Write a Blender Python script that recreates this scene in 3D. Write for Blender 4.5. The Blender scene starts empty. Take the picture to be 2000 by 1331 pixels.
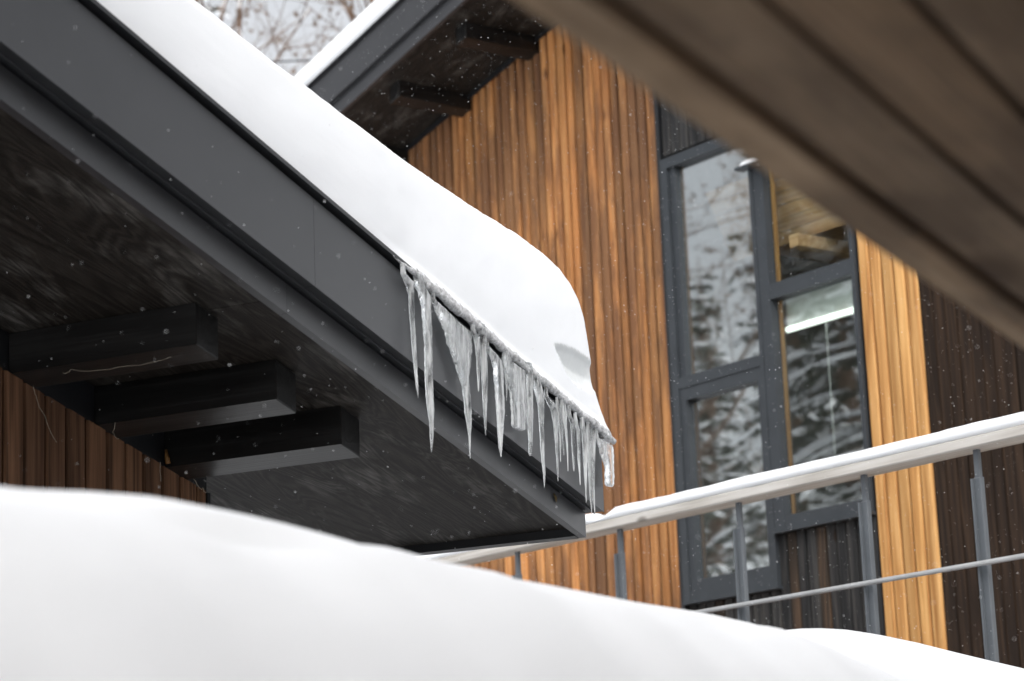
import bpy, math, random
from mathutils import Vector, noise as mnoise

# ------------------------------------------------------------------ scene, camera, sky, sun
scn = bpy.context.scene
col = scn.collection
rad = math.radians
random.seed(11)

LENS, PITCH, ROLL = 85.0, rad(12.8), rad(2.3)
EYE = Vector((0.0, 0.0, 1.6))
cam_d = bpy.data.cameras.new('camera')
cam = bpy.data.objects.new('camera', cam_d)
col.objects.link(cam)
cam_d.lens = LENS
cam_d.sensor_width = 36.0
cam_d.sensor_fit = 'HORIZONTAL'
cam_d.clip_start = 0.05
cam_d.clip_end = 2000.0
fwd = Vector((0, math.cos(PITCH), math.sin(PITCH)))
r0 = Vector((1, 0, 0))
u0 = Vector((0, -math.sin(PITCH), math.cos(PITCH)))
ex = r0 * math.cos(ROLL) - u0 * math.sin(ROLL)
eu = r0 * math.sin(ROLL) + u0 * math.cos(ROLL)
from mathutils import Matrix
cam.matrix_world = Matrix(((ex.x, eu.x, -fwd.x, EYE.x), (ex.y, eu.y, -fwd.y, EYE.y),
                           (ex.z, eu.z, -fwd.z, EYE.z), (0, 0, 0, 1)))
cam_d.dof.use_dof = True
cam_d.dof.focus_distance = 8.3
cam_d.dof.aperture_fstop = 3.8
scn.camera = cam

SUN_EL, SUN_AZ = rad(46), rad(176)          # azimuth from +Y towards +X: behind the camera
world = bpy.data.worlds.new('World')
scn.world = world
world.use_nodes = True
wn = world.node_tree
bg = wn.nodes['Background']
sky = wn.nodes.new('ShaderNodeTexSky')
sky.sky_type = 'NISHITA'
sky.sun_disc = False
sky.sun_elevation = SUN_EL
sky.sun_rotation = SUN_AZ
sky.dust_density = 4.0
hs = wn.nodes.new('ShaderNodeHueSaturation')
hs.inputs['Saturation'].default_value = 0.16     # a closed cloud cover: almost no blue
wn.links.new(sky.outputs[0], hs.inputs['Color'])
wn.links.new(hs.outputs[0], bg.inputs['Color'])
bg.inputs['Strength'].default_value = 0.15

sun_d = bpy.data.lights.new('sun', 'SUN')
sun_d.energy = 0.9
sun_d.angle = rad(40)
sun_d.color = (1.0, 0.97, 0.93)
sun = bpy.data.objects.new('sun', sun_d)
col.objects.link(sun)
sd = Vector((math.sin(SUN_AZ) * math.cos(SUN_EL), math.cos(SUN_AZ) * math.cos(SUN_EL), math.sin(SUN_EL)))
sun.rotation_euler = sd.to_track_quat('Z', 'Y').to_euler()
sun.location = sd * 60

scn.view_settings.view_transform = 'Standard'
scn.view_settings.look = 'None'
scn.view_settings.gamma = 1.0
scn.view_settings.use_curve_mapping = False
scn.view_settings.exposure = 0.55
scn.cycles.use_denoising = True
scn.cycles.max_bounces = 12
scn.cycles.transmission_bounces = 10
scn.cycles.transparent_max_bounces = 16
scn.cycles.caustics_refractive = True

# ------------------------------------------------------------------ helpers
class MB:
    """collects vertices and faces; build() links them as one mesh object"""
    def __init__(self):
        self.v, self.f = [], []

    def poly(self, verts, faces):
        n = len(self.v)
        self.v += [tuple(p) for p in verts]
        self.f += [tuple(i + n for i in f) for f in faces]
        return self

    def sbox(self, x0, x1, y0, y1, z0, z1, t=0.0, c=0.0):
        """box whose z shears with x by slope t; c is a small chamfer on the y0 (outer) face"""
        if c <= 0:
            vs = [(x, y, z + t * x) for x in (x0, x1) for y in (y0, y1) for z in (z0, z1)]
            fs = [(0, 1, 3, 2), (4, 6, 7, 5), (0, 4, 5, 1), (2, 3, 7, 6), (0, 2, 6, 4), (1, 5, 7, 3)]
            return self.poly(vs, fs)
        vs = []
        for (y, i) in ((y1, 0), (y0 + c, 0), (y0, c)):
            vs += [(x0 + i, y, z0 + i + t * (x0 + i)), (x1 - i, y, z0 + i + t * (x1 - i)),
                   (x1 - i, y, z1 - i + t * (x1 - i)), (x0 + i, y, z1 - i + t * (x0 + i))]
        fs = [(3, 2, 1, 0), (8, 9, 10, 11)]
        for k in (0, 4):
            for j in range(4):
                a, b = k + j, k + (j + 1) % 4
                fs.append((a, b, b + 4, a + 4))
        return self.poly(vs, fs)

    def plank(self, a0, a1, f, b, z0, zt, c=0.004, axis='x'):
        """upright board: a0..a1 wide, front face at f, back at b; zt(a) is the cut of its top"""
        prof = [(a0, b), (a1, b), (a1, f + c * (1 if b > f else -1)), (a1 - c, f), (a0 + c, f), (a0, f + c * (1 if b > f else -1))]
        m = len(prof)
        P = (lambda a, d, z: (a, d, z)) if axis == 'x' else (lambda a, d, z: (d, a, z))
        vs = [P(a, d, z0) for a, d in prof] + [P(a, d, zt(a)) for a, d in prof]
        fs = [tuple(range(m))[::-1], tuple(range(m, 2 * m))]
        for j in range(m):
            k = (j + 1) % m
            fs.append((j, k, k + m, j + m))
        return self.poly(vs, fs)

    def tube(self, pts, rads, sides=6):
        n = len(self.v)
        pts = [Vector(p) for p in pts]
        for i, p in enumerate(pts):
            d = (pts[min(i + 1, len(pts) - 1)] - pts[max(i - 1, 0)])
            d = d.normalized() if d.length > 1e-9 else Vector((0, 0, 1))
            a = d.orthogonal().normalized() if abs(d.z) > 0.95 else d.cross(Vector((0, 0, 1))).normalized()
            b = d.cross(a)
            for k in range(sides):
                t = 2 * math.pi * k / sides
                self.v.append(tuple(p + (a * math.cos(t) + b * math.sin(t)) * rads[i]))
        for i in range(len(pts) - 1):
            for k in range(sides):
                a0 = n + i * sides + k
                a1 = n + i * sides + (k + 1) % sides
                self.f.append((a0, a1, a1 + sides, a0 + sides))
        self.f.append(tuple(n + k for k in range(sides))[::-1])
        self.f.append(tuple(n + (len(pts) - 1) * sides + k for k in range(sides)))
        return self

    def mesh(self, name, mat, smooth=False):
        me = bpy.data.meshes.new(name)
        me.from_pydata(self.v, [], self.f)
        me.validate()
        if mat:
            me.materials.append(mat)
        import bmesh
        bm = bmesh.new(); bm.from_mesh(me)
        bmesh.ops.recalc_face_normals(bm, faces=bm.faces)
        bm.to_mesh(me); bm.free()
        if smooth:
            me.polygons.foreach_set('use_smooth', [True] * len(me.polygons))
        me.update()
        return me

    def build(self, name, mat, parent=None, smooth=False):
        return link(name, self.mesh(name, mat, smooth), parent)

def link(name, data, parent=None):
    o = bpy.data.objects.new(name, data)
    col.objects.link(o)
    if parent:
        o.parent = parent
    return o

def tag(o, label=None, cat=None, group=None, kind=None):
    if label: o['label'] = label
    if cat: o['category'] = cat
    if group: o['group'] = group
    if kind: o['kind'] = kind
    return o

def thing(name, label, cat, loc=(0, 0, 0), rz=0.0, group=None):
    o = link(name, None)
    o.location = loc
    o.rotation_euler = (0, 0, rz)
    return tag(o, label, cat, group)

def fbm(x, y=0.0, z=0.0, o=3):
    return mnoise.fractal(Vector((x, y, z)), 0.9, 2.0, o)

def lerp(pts, x):
    if x <= pts[0][0]: return pts[0][1]
    for (a, b), (c, d) in zip(pts, pts[1:]):
        if x <= c:
            t = (x - a) / (c - a)
            return b + (d - b) * t
    return pts[-1][1]

def smooth(a, b, x):
    t = max(0.0, min(1.0, (x - a) / (b - a)))
    return t * t * (3 - 2 * t)

# ------------------------------------------------------------------ materials
class Mat:
    def __init__(self, name, **kw):
        self.m = bpy.data.materials.new(name)
        self.m.use_nodes = True
        self.t = self.m.node_tree
        self.p = self.t.nodes['Principled BSDF']
        for k, v in kw.items():
            self.p.inputs[k.replace('_', ' ')].default_value = v

    def n(self, kind, **kw):
        nd = self.t.nodes.new('ShaderNode' + kind)
        for k, v in kw.items():
            if hasattr(nd, k) and k not in ('Scale',):
                setattr(nd, k, v)
            else:
                nd.inputs[k].default_value = v
        return nd

    def l(self, a, b):
        self.t.links.new(a, b)

    def coord(self, scale=(1, 1, 1), rnd=0.0, kind='Object'):
        tc = self.n('TexCoord')
        mp = self.n('Mapping')
        mp.inputs['Scale'].default_value = scale
        self.l(tc.outputs[kind], mp.inputs['Vector'])
        if rnd:
            oi = self.n('ObjectInfo')
            mul = self.n('Math', operation='MULTIPLY')
            mul.inputs[1].default_value = rnd
            self.l(oi.outputs['Random'], mul.inputs[0])
            cb = self.n('CombineXYZ')
            for i in range(3):
                self.l(mul.outputs[0], cb.inputs[i])
            self.l(cb.outputs[0], mp.inputs['Location'])
        return mp.outputs[0]

    def noise(self, vec, scale, detail=4.0, rough=0.55, dist=0.0):
        nd = self.n('TexNoise')
        nd.inputs['Scale'].default_value = scale
        nd.inputs['Detail'].default_value = detail
        nd.inputs['Roughness'].default_value = rough
        nd.inputs['Distortion'].default_value = dist
        self.l(vec, nd.inputs['Vector'])
        return nd.outputs['Fac']

    def math(self, op, a, b=None):
        nd = self.n('Math', operation=op)
        for i, s in enumerate((a, b)):
            if s is None: continue
            if isinstance(s, (int, float)):
                nd.inputs[i].default_value = s
            else:
                self.l(s, nd.inputs[i])
        return nd.outputs[0]

    def ramp(self, fac, stops):
        nd = self.n('ValToRGB')
        el = nd.color_ramp.elements
        while len(el) > 1:
            el.remove(el[-1])
        el[0].position = stops[0][0]
        c = stops[0][1]
        el[0].color = (*c, 1) if len(c) == 3 else c
        for p, c in stops[1:]:
            e = el.new(p)
            e.color = (*c, 1)
        self.l(fac, nd.inputs[0])
        return nd.outputs[0]

    def mix(self, fac, a, b, blend='MIX'):
        nd = self.n('MixRGB', blend_type=blend)
        for i, s in enumerate((fac, a, b)):
            if isinstance(s, (int, float)):
                nd.inputs[i].default_value = s
            elif isinstance(s, tuple):
                nd.inputs[i].default_value = (*s, 1)
            else:
                self.l(s, nd.inputs[i])
        return nd.outputs[0]

    def bump(self, h, strength=0.3, dist=0.01):
        nd = self.n('Bump')
        nd.inputs['Strength'].default_value = strength
        nd.inputs['Distance'].default_value = dist
        self.l(h, nd.inputs['Height'])
        self.l(nd.outputs[0], self.p.inputs['Normal'])

def rndval(M):
    return M.n('ObjectInfo').outputs['Random']

def wood(name, dark, mid, light, along='z', rings=9.0, spread=0.75, rough=0.62, weather=None, knots=True, bump=0.35, ksize=1.0, spec=0.12, fine=1.0):
    """sawn boards: contour-line grain, fine fibres, a few knots, a tone of its own for each board"""
    M = Mat(name)
    st = {'x': (0.045, 1, 1), 'y': (1, 0.045, 1), 'z': (1, 1, 0.045)}[along]
    v = M.coord(st, 37.0)
    big = M.noise(v, 6.0, 2.0, 0.5, 0.3)
    ring = M.math('SINE', M.math('MULTIPLY', big, rings * 6.28))
    ring = M.math('ADD', M.math('MULTIPLY', ring, 0.5), 0.5)
    st2 = tuple(s * (0.5 if s < 1 else 0.8) for s in st)
    fib = M.noise(M.coord(st2, 13.0), 140.0, 3.0, 0.6)
    grain = M.math('ADD', M.math('MULTIPLY', ring, 0.26), M.math('MULTIPLY', fib, 0.7))
    base = M.ramp(grain, [(0.5 - 0.28 * fine, dark), (0.5, mid), (0.5 + 0.3 * fine, light)])
    tone = rndval(M)
    tonec = M.ramp(tone, [(0.0, (1 - spread * 0.62,) * 3), (0.3, (1 - spread * 0.3,) * 3), (0.6, (1.0, 0.97, 0.95)), (1.0, (1.12, 1.12, 1.1))])
    cl = M.mix(1.0, base, tonec, 'MULTIPLY')
    if knots:
        kst = {'x': (0.45, 1, 1), 'y': (1, 0.45, 1), 'z': (1, 1, 0.45)}[along]
        vo = M.n('TexVoronoi')
        vo.inputs['Scale'].default_value = 3.2
        M.l(M.coord(kst, 21.0), vo.inputs['Vector'])
        kf = M.ramp(vo.outputs['Distance'], [(0.0, (1, 1, 1)), (0.035 * ksize, (0.9, 0.9, 0.9)), (0.075 * ksize, (0, 0, 0))])
        cl = M.mix(kf, cl, M.mix(0.5, dark, (0.03, 0.014, 0.007)))
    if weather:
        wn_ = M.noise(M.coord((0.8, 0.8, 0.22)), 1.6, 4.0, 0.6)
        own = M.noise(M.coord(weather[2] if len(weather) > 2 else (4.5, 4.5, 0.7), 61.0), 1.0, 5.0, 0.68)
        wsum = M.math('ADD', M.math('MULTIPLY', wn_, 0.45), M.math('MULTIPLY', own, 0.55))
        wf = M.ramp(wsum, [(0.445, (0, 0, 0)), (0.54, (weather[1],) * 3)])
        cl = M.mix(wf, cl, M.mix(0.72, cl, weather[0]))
        spots = M.noise(M.coord((22.0, 22.0, 5.0), 17.0), 1.0, 4.0, 0.7)
        cl = M.mix(M.ramp(spots, [(0.6, (0, 0, 0)), (0.72, (0.7, 0.7, 0.7))]), cl, M.mix(0.6, cl, (0.03, 0.015, 0.009)))
    M.l(cl, M.p.inputs['Base Color'])
    M.p.inputs['Roughness'].default_value = rough
    M.p.inputs['Specular IOR Level'].default_value = spec
    M.bump(grain, bump, 0.003)
    return M.m

def plywood(name):
    M = Mat(name)
    v = M.coord((0.36, 2.4, 0.4), 5.0)
    big = M.noise(v, 1.9, 3.0, 0.5, 0.8)
    s = M.math('SINE', M.math('MULTIPLY', big, 130.0))
    s = M.math('ADD', M.math('MULTIPLY', s, 0.5), 0.5)
    fib = M.noise(M.coord((2.0, 52.0, 4.0), 3.0), 6.0, 4.0, 0.7)
    g = M.math('ADD', M.math('MULTIPLY', s, 0.2), M.math('MULTIPLY', fib, 0.8))
    cl = M.ramp(g, [(0.3, (0.0065, 0.0055, 0.0046)), (0.5, (0.0165, 0.0142, 0.012)), (0.7, (0.037, 0.032, 0.0275))])
    wear = M.noise(M.coord((1.2, 3.0, 1.0), 9.0), 2.3, 5.0, 0.62)
    wf = M.ramp(wear, [(0.52, (0, 0, 0)), (0.72, (0.7, 0.7, 0.7))])
    cl = M.mix(wf, cl, M.ramp(g, [(0.3, (0.026, 0.024, 0.022)), (0.7, (0.19, 0.182, 0.168))]))
    M.l(cl, M.p.inputs['Base Color'])
    M.p.inputs['Roughness'].default_value = 0.6
    M.p.inputs['Specular IOR Level'].default_value = 0.15
    M.bump(g, 0.4, 0.002)
    return M.m

def metal_paint(name, c, rough=0.36, spec=0.5):
    M = Mat(name)
    nz = M.noise(M.coord((1, 1, 1)), 7.0, 5.0, 0.6)
    M.l(M.ramp(nz, [(0.3, tuple(k * 0.88 for k in c)), (0.7, tuple(k * 1.1 for k in c))]), M.p.inputs['Base Color'])
    r = M.math('ADD', M.math('MULTIPLY', nz, 0.14), rough - 0.07)
    M.l(r, M.p.inputs['Roughness'])
    M.p.inputs['Specular IOR Level'].default_value = spec
    fine = M.noise(M.coord((1, 1, 1)), 2.2, 2.0, 0.5)
    M.bump(fine, 0.06, 0.02)
    return M.m

def snow_mat(name, tint=(0.90, 0.92, 0.945), bump=0.35):
    M = Mat(name)
    M.p.inputs['Base Color'].default_value = (*tint, 1)
    M.p.inputs['Roughness'].default_value = 0.85
    M.p.inputs['Specular IOR Level'].default_value = 0.12
    a = M.noise(M.coord(), 9.0, 5.0, 0.6)
    b = M.noise(M.coord(), 210.0, 2.0, 0.6)
    M.bump(M.math('ADD', M.math('MULTIPLY', a, 0.75), M.math('MULTIPLY', b, 0.18)), bump, 0.012)
    return M.m

def ice_mat(name, milk=(0.03, 0.6), rough=0.02):
    M = Mat(name)
    M.p.inputs['Base Color'].default_value = (0.95, 0.975, 0.98, 1)
    M.p.inputs['Transmission Weight'].default_value = 1.0
    M.p.inputs['Roughness'].default_value = rough
    M.p.inputs['IOR'].default_value = 1.31
    ripple = M.noise(M.coord((30, 30, 75)), 1.0, 3.0, 0.6)
    M.bump(ripple, 0.22, 0.006)
    df = M.n('BsdfDiffuse'); df.inputs['Color'].default_value = (0.95, 0.97, 0.98, 1)
    tr = M.n('BsdfTranslucent'); tr.inputs['Color'].default_value = (0.9, 0.93, 0.95, 1)
    half = M.n('MixShader'); half.inputs[0].default_value = 0.3
    M.l(df.outputs[0], half.inputs[1]); M.l(tr.outputs[0], half.inputs[2])
    streak = M.noise(M.coord((55, 55, 7), 4.0), 1.0, 2.0, 0.5)
    fac = M.ramp(streak, [(0.38, (milk[0],) * 3), (0.64, (milk[1],) * 3)])
    mx = M.n('MixShader')
    M.l(fac, mx.inputs[0])
    M.l(M.p.outputs[0], mx.inputs[1]); M.l(half.outputs[0], mx.inputs[2])
    out = M.t.nodes['Material Output']
    M.l(mx.outputs[0], out.inputs['Surface'])
    return M.m

def crust_mat(name):
    M = Mat(name)
    a = M.noise(M.coord(), 75.0, 5.0, 0.75)
    M.l(M.ramp(a, [(0.3, (0.24, 0.245, 0.25)), (0.46, (0.58, 0.59, 0.6)), (0.6, (0.92, 0.93, 0.95))]), M.p.inputs['Base Color'])
    M.p.inputs['Roughness'].default_value = 0.35
    M.p.inputs['Transmission Weight'].default_value = 0.25
    M.p.inputs['IOR'].default_value = 1.31
    M.bump(a, 0.8, 0.006)
    return M.m

def glass_mat(name, lo=0.22, rough=0.02):
    """window pane: a coated double glazing, part mirror and part clear"""
    M = Mat(name)
    gl = M.n('BsdfGlossy'); gl.inputs['Roughness'].default_value = rough
    gl.inputs['Color'].default_value = (0.93, 0.96, 0.97, 1)
    tr = M.n('BsdfTransparent'); tr.inputs['Color'].default_value = (0.88, 0.91, 0.9, 1)
    fr = M.n('LayerWeight'); fr.inputs['Blend'].default_value = 0.5
    graze = M.math('POWER', fr.outputs['Facing'], 5.0)           # Schlick, the same from both sides of the pane
    fac = M.math('ADD', M.math('MULTIPLY', graze, 1.0 - lo), lo)
    mx = M.n('MixShader')
    M.l(fac, mx.inputs[0]); M.l(tr.outputs[0], mx.inputs[1]); M.l(gl.outputs[0], mx.inputs[2])
    wob = M.noise(M.coord(), 1.3, 1.0, 0.4)
    bp = M.n('Bump'); bp.inputs['Strength'].default_value = 0.02; bp.inputs['Distance'].default_value = 0.05
    M.l(wob, bp.inputs['Height']); M.l(bp.outputs[0], gl.inputs['Normal'])
    M.l(mx.outputs[0], M.t.nodes['Material Output'].inputs['Surface'])
    return M.m

def lamp_mat(name):
    M = Mat(name)
    M.p.inputs['Base Color'].default_value = (0.9, 0.95, 0.9, 1)
    M.p.inputs['Emission Color'].default_value = (0.93, 1.0, 0.9, 1)
    M.p.inputs['Emission Strength'].default_value = 1.7
    return M.m

def snowy(name, c0, c1, lo=0.35, hi=0.6):
    """bark or needles with snow lying on whatever faces up"""
    M = Mat(name)
    nz = M.noise(M.coord(), 6.0, 4.0, 0.6)
    base = M.ramp(nz, [(0.3, c0), (0.7, c1)])
    ge = M.n('NewGeometry')
    sx = M.n('SeparateXYZ')
    M.l(ge.outputs['Normal'], sx.inputs[0])
    up = M.math('ADD', sx.outputs[2], M.math('MULTIPLY', M.math('SUBTRACT', nz, 0.5), 0.8))
    f = M.ramp(up, [(lo, (0, 0, 0)), (hi, (1, 1, 1))])
    M.l(M.mix(f, base, (0.88, 0.9, 0.93)), M.p.inputs['Base Color'])
    M.p.inputs['Roughness'].default_value = 0.85
    return M.m

def plain(name, c, rough=0.6, spec=0.3, var=0.12, scale=12.0):
    M = Mat(name)
    nz = M.noise(M.coord(), scale, 4.0, 0.6)
    M.l(M.ramp(nz, [(0.3, tuple(k * (1 - var) for k in c)), (0.7, tuple(k * (1 + var) for k in c))]), M.p.inputs['Base Color'])
    M.p.inputs['Roughness'].default_value = rough
    M.p.inputs['Specular IOR Level'].default_value = spec
    return M.m

MT = dict(
    fascia=metal_paint('charcoal painted steel', (0.034, 0.035, 0.039), 0.38),
    drip=metal_paint('black drip flashing', (0.012, 0.013, 0.015), 0.4),
    frame=metal_paint('anthracite window paint', (0.042, 0.048, 0.055), 0.42, 0.3),
    post=metal_paint('grey rail paint', (0.115, 0.128, 0.142), 0.42, 0.4),
    plywood=plywood('black stained plywood'),
    beam=wood('black stained beam', (0.003, 0.003, 0.003), (0.007, 0.007, 0.007), (0.02, 0.02, 0.02), 'y', knots=False, spread=0.2, rough=0.4, spec=0.45),
    brown=wood('walnut stained board', (0.045, 0.023, 0.0125), (0.118, 0.06, 0.033), (0.19, 0.105, 0.06), 'z', spread=0.45, rough=0.7),
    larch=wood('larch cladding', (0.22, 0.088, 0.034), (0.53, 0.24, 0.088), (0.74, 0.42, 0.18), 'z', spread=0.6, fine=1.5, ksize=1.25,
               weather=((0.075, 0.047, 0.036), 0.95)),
    honey=wood('fresh larch cladding', (0.33, 0.15, 0.05), (0.56, 0.30, 0.11), (0.74, 0.46, 0.2), 'z', spread=0.3),
    charred=wood('charcoal stained cladding', (0.015, 0.0155, 0.0165), (0.036, 0.0365, 0.038), (0.075, 0.07, 0.066), 'z', spread=0.5),
    rust=wood('worn charcoal cladding', (0.02, 0.017, 0.015), (0.05, 0.036, 0.027), (0.12, 0.075, 0.048), 'z', spread=0.3),
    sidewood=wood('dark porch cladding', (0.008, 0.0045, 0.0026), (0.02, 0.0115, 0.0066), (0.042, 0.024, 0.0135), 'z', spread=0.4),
    grey_wood=wood('weathered deck plank', (0.15, 0.1, 0.06), (0.32, 0.225, 0.145), (0.46, 0.345, 0.24), 'x', rings=3.0, spread=0.4, fine=1.1, weather=((0.09, 0.062, 0.042), 0.8, (1.3, 7.0, 3.0)), rough=0.8, ksize=2.3),
    room_wood=wood('pale room lining', (0.5, 0.29, 0.14), (0.72, 0.46, 0.25), (0.85, 0.62, 0.38), 'x', spread=0.2),
    rail_wood=wood('bleached handrail', (0.45, 0.42, 0.38), (0.6, 0.57, 0.53), (0.72, 0.7, 0.67), 'x', spread=0.1),
    snow=snow_mat('fresh snow', bump=0.12),
    bank=snow_mat('deep snow', (0.855, 0.875, 0.9), bump=0.3),
    crust=crust_mat('grey ice crust'),
    ice=ice_mat('clear icicle ice'),
    oldice=snow_mat('packed old snow', (0.76, 0.785, 0.79), 0.35),
    glass=glass_mat('coated window glass', 0.44),
    clear=glass_mat('clear window glass', 0.2),
    thin=glass_mat('plain window glass', 0.035),
    steel=metal_paint('galvanised rod', (0.36, 0.37, 0.38), 0.4),
    plaster=plain('concrete plinth', (0.3, 0.3, 0.29), 0.85),
    dark=plain('dark core wall', (0.1, 0.09, 0.08), 0.9),
    room=plain('pale room wall', (0.55, 0.53, 0.5), 0.9),
    blind=plain('pale roller blind', (0.85, 0.87, 0.83), 0.8, 0.2, 0.04),
    lit=lamp_mat('lit lamp tube'),
    web=plain('dusty cobweb', (0.35, 0.31, 0.25), 0.9),
    resin=plain('amber resin plug', (0.16, 0.08, 0.025), 0.5),
    husk=plain('dry seed husk', (0.1, 0.07, 0.03), 0.8),
    bark=snowy('snow dusted bark', (0.06, 0.035, 0.022), (0.16, 0.095, 0.06), 0.55, 0.85),
    needle=snowy('snow dusted needles', (0.02, 0.026, 0.018), (0.055, 0.065, 0.045), 0.4, 0.75),
    dry=snowy('russet dry leaves', (0.1, 0.065, 0.042), (0.22, 0.15, 0.1), 0.6, 0.9),
    wire=plain('black cable', (0.02, 0.02, 0.022), 0.6),
    flake=plain('snow flake', (0.9, 0.92, 0.94), 0.9, 0.1, 0.01),
)

# ------------------------------------------------------------------ ground
def ground_z(x, y):
    back = smooth(27, 95, y + 0.15 * x) * 30
    left = smooth(24, 90, -x + 0.1 * y) * 16
    return max(back, left) + (0.25 * fbm(x * 0.12, y * 0.12, 3.1) if abs(x) + abs(y) > 14 else 0.0)

g = MB()
GN, GS = 130, 320.0
axis = [GS * (abs(t) ** 2.2) * (1 if t > 0 else -1) for t in [(-1 + 2 * i / GN) for i in range(GN + 1)]]
g.v = [(x, y, ground_z(x, y) - 0.002) for y in axis for x in axis]
g.f = [(j * (GN + 1) + i, j * (GN + 1) + i + 1, (j + 1) * (GN + 1) + i + 1, (j + 1) * (GN + 1) + i) for j in range(GN) for i in range(GN)]
tag(g.build('snowy_ground', MT['bank'], smooth=True), kind='structure')

# ------------------------------------------------------------------ frames of the two houses (metres, z from the ground)
LO, LZ, LR = (0.2330, 8.4443, 0.0), 2.7986, rad(64)      # dark house: x down the roof slope, y into the house
RO, RZ, RR = (1.0407, 15.6977, 0.0), 4.7254, rad(-53)     # larch house: x along the facade, y into the house
TL, TR = -0.2126, 0.218                                   # roof slopes along x

# ------------------------------------------------------------------ dark house with the overhanging roof
dh = thing('dark_house', 'dark house with black overhanging roof, charcoal metal edge and brown board wall', 'house', LO, LR)
z = LZ
XL = -5.2
cuts = [XL, -1.98, 0.0]
for a, b in zip(cuts, cuts[1:]):
    MB().sbox(a + 0.0015, b, 0.0, 0.028, z, z + 0.088, TL).build('lower_fascia', MT['fascia'], dh)
cuts = [XL, -1.93, 0.02]
for a, b in zip(cuts, cuts[1:]):
    MB().sbox(a + 0.0015, b, -0.065, -0.061, z + 0.09, z + 0.352, TL).build('upper_fascia', MT['fascia'], dh)
    MB().sbox(a + 0.0015, b, -0.0605, 0.03, z + 0.093, z + 0.35, TL).build('fascia_board', MT['drip'], dh)
    MB().sbox(a + 0.0015, b, -0.03, -0.026, z + 0.087, z + 0.0925, TL).build('hem', MT['fascia'], dh)
MB().sbox(XL, 0.03, -0.05, 0.1, z + 0.353, z + 0.362, TL).build('shadow_gap', MT['drip'], dh)
MB().sbox(XL, 0.05, -0.086, 0.12, z + 0.363, z + 0.376, TL).build('drip_edge', MT['drip'], dh)
MB().sbox(-0.03, -0.001, 0.029, 4.6, z - 0.002, z + 0.088, TL).build('eave_fascia', MT['drip'], dh)
MB().sbox(0.0, 0.0195, 0.031, 4.6, z + 0.095, z + 0.35, TL).build('eave_gutter', MT['fascia'], dh)
MB().sbox(XL, -0.031, 0.031, 4.6, z + 0.046, z + 0.35, TL).build('roof_deck', MT['beam'], dh)
xs = [XL, -4.46, -2.022, -0.032]
for a, b in zip(xs, xs[1:]):
    MB().sbox(a + 0.003, b, 0.03, 1.252, z + 0.027, z + 0.043, TL).build('plywood_sheet', MT['plywood'], dh)
    MB().sbox(a + 0.003, b, 1.256, 2.47, z + 0.027, z + 0.043, TL).build('plywood_sheet', MT['plywood'], dh)
for a, b in ((-2.08, -1.966), (-1.656, -1.542), (-1.278, -1.162)):
    MB().sbox(a, b, 0.24, 1.2, z - 0.097, z + 0.025, TL, 0.003).build('roof_beam', MT['beam'], dh)
# board joints of the gable wall
edges = [-1.052, -1.107, -1.202, -1.307, -1.412, -1.507, -1.61, -1.716, -1.814, -1.915, -2.023, -2.12]
while edges[-1] > -4.0:
    edges.append(edges[-1] - 0.104)
for i, (a, b) in enumerate(zip(edges, edges[1:])):
    pr = random.uniform(-0.003, 0.003)
    MB().plank(b + 0.008, a, 0.89 + pr, 0.91, 0.12, lambda x: z - 0.099 + TL * x, 0.006).build('wall_board', MT['brown'], dh)
MB().sbox(-4.2, -1.056, 0.914, 4.4, 0.0, z + 0.1).build('wall_core', MT['dark'], dh)
MB().sbox(-4.2, -1.056, 0.93, 4.4, z - 0.12, z + 0.024, TL).build('gable_core', MT['dark'], dh)
MB().sbox(-1.051, -1.035, 0.886, 4.4, 0.1, z + 0.12).build('corner_board', MT['drip'], dh)
ends = [-4.1, -2.082, -1.964, -1.658, -1.54, -1.28, -1.16, -1.036]
for a, b in zip(ends[::2], ends[1::2]):
    MB().sbox(a, b, 0.9, 0.925, z - 0.097, z + 0.025, TL).build('blocking', MT['drip'], dh)

# cobwebs, a resin plug and a seed husk caught on the dark roof
def strand(name, pts, r, mat, parent):
    P = [Vector(p) for p in pts]
    out = []
    for a, b in zip(P, P[1:]):
        for k in range(5):
            q = a.lerp(b, k / 5)
            q.z += 0.006 * math.sin(math.pi * k / 5) * -1
            out.append(q + Vector((random.uniform(-1, 1), random.uniform(-1, 1), random.uniform(-1, 1))) * 0.002)
    out.append(P[-1])
    return MB().tube(out, [r] * len(out), 4).build(name, mat, parent)
def onl(x, y, h):
    return (x, y, z + h + TL * x)
strand('cobweb', [onl(-2.03, 0.36, -0.0985), onl(-2.02, 0.55, -0.099), onl(-2.05, 0.7, -0.1), onl(-2.06, 0.72, -0.108)], 0.0007, MT['web'], dh)
strand('cobweb', [onl(-1.99, 0.882, -0.1), onl(-1.97, 0.884, -0.13), onl(-1.93, 0.884, -0.17), onl(-1.87, 0.884, -0.23)], 0.0007, MT['web'], dh)
strand('cobweb', [onl(-1.17, 0.86, -0.1), onl(-1.12, 0.87, -0.112), onl(-1.09, 0.88, -0.1), onl(-1.06, 0.885, -0.105)], 0.0008, MT['web'], dh)
strand('cobweb', [onl(-1.66, 0.82, -0.1), onl(-1.62, 0.86, -0.11), onl(-1.55, 0.885, -0.102)], 0.0007, MT['web'], dh)
strand('cobweb', [onl(-1.33, 0.884, -0.1), onl(-1.325, 0.884, -0.16)], 0.0009, MT['web'], dh)
MB().tube([onl(-1.292, 0.885, -0.045), onl(-1.29, 0.883, -0.07), onl(-1.288, 0.88, -0.09)], [0.004, 0.008, 0.009], 7).build('resin_plug', MT['resin'], dh, True)
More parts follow.
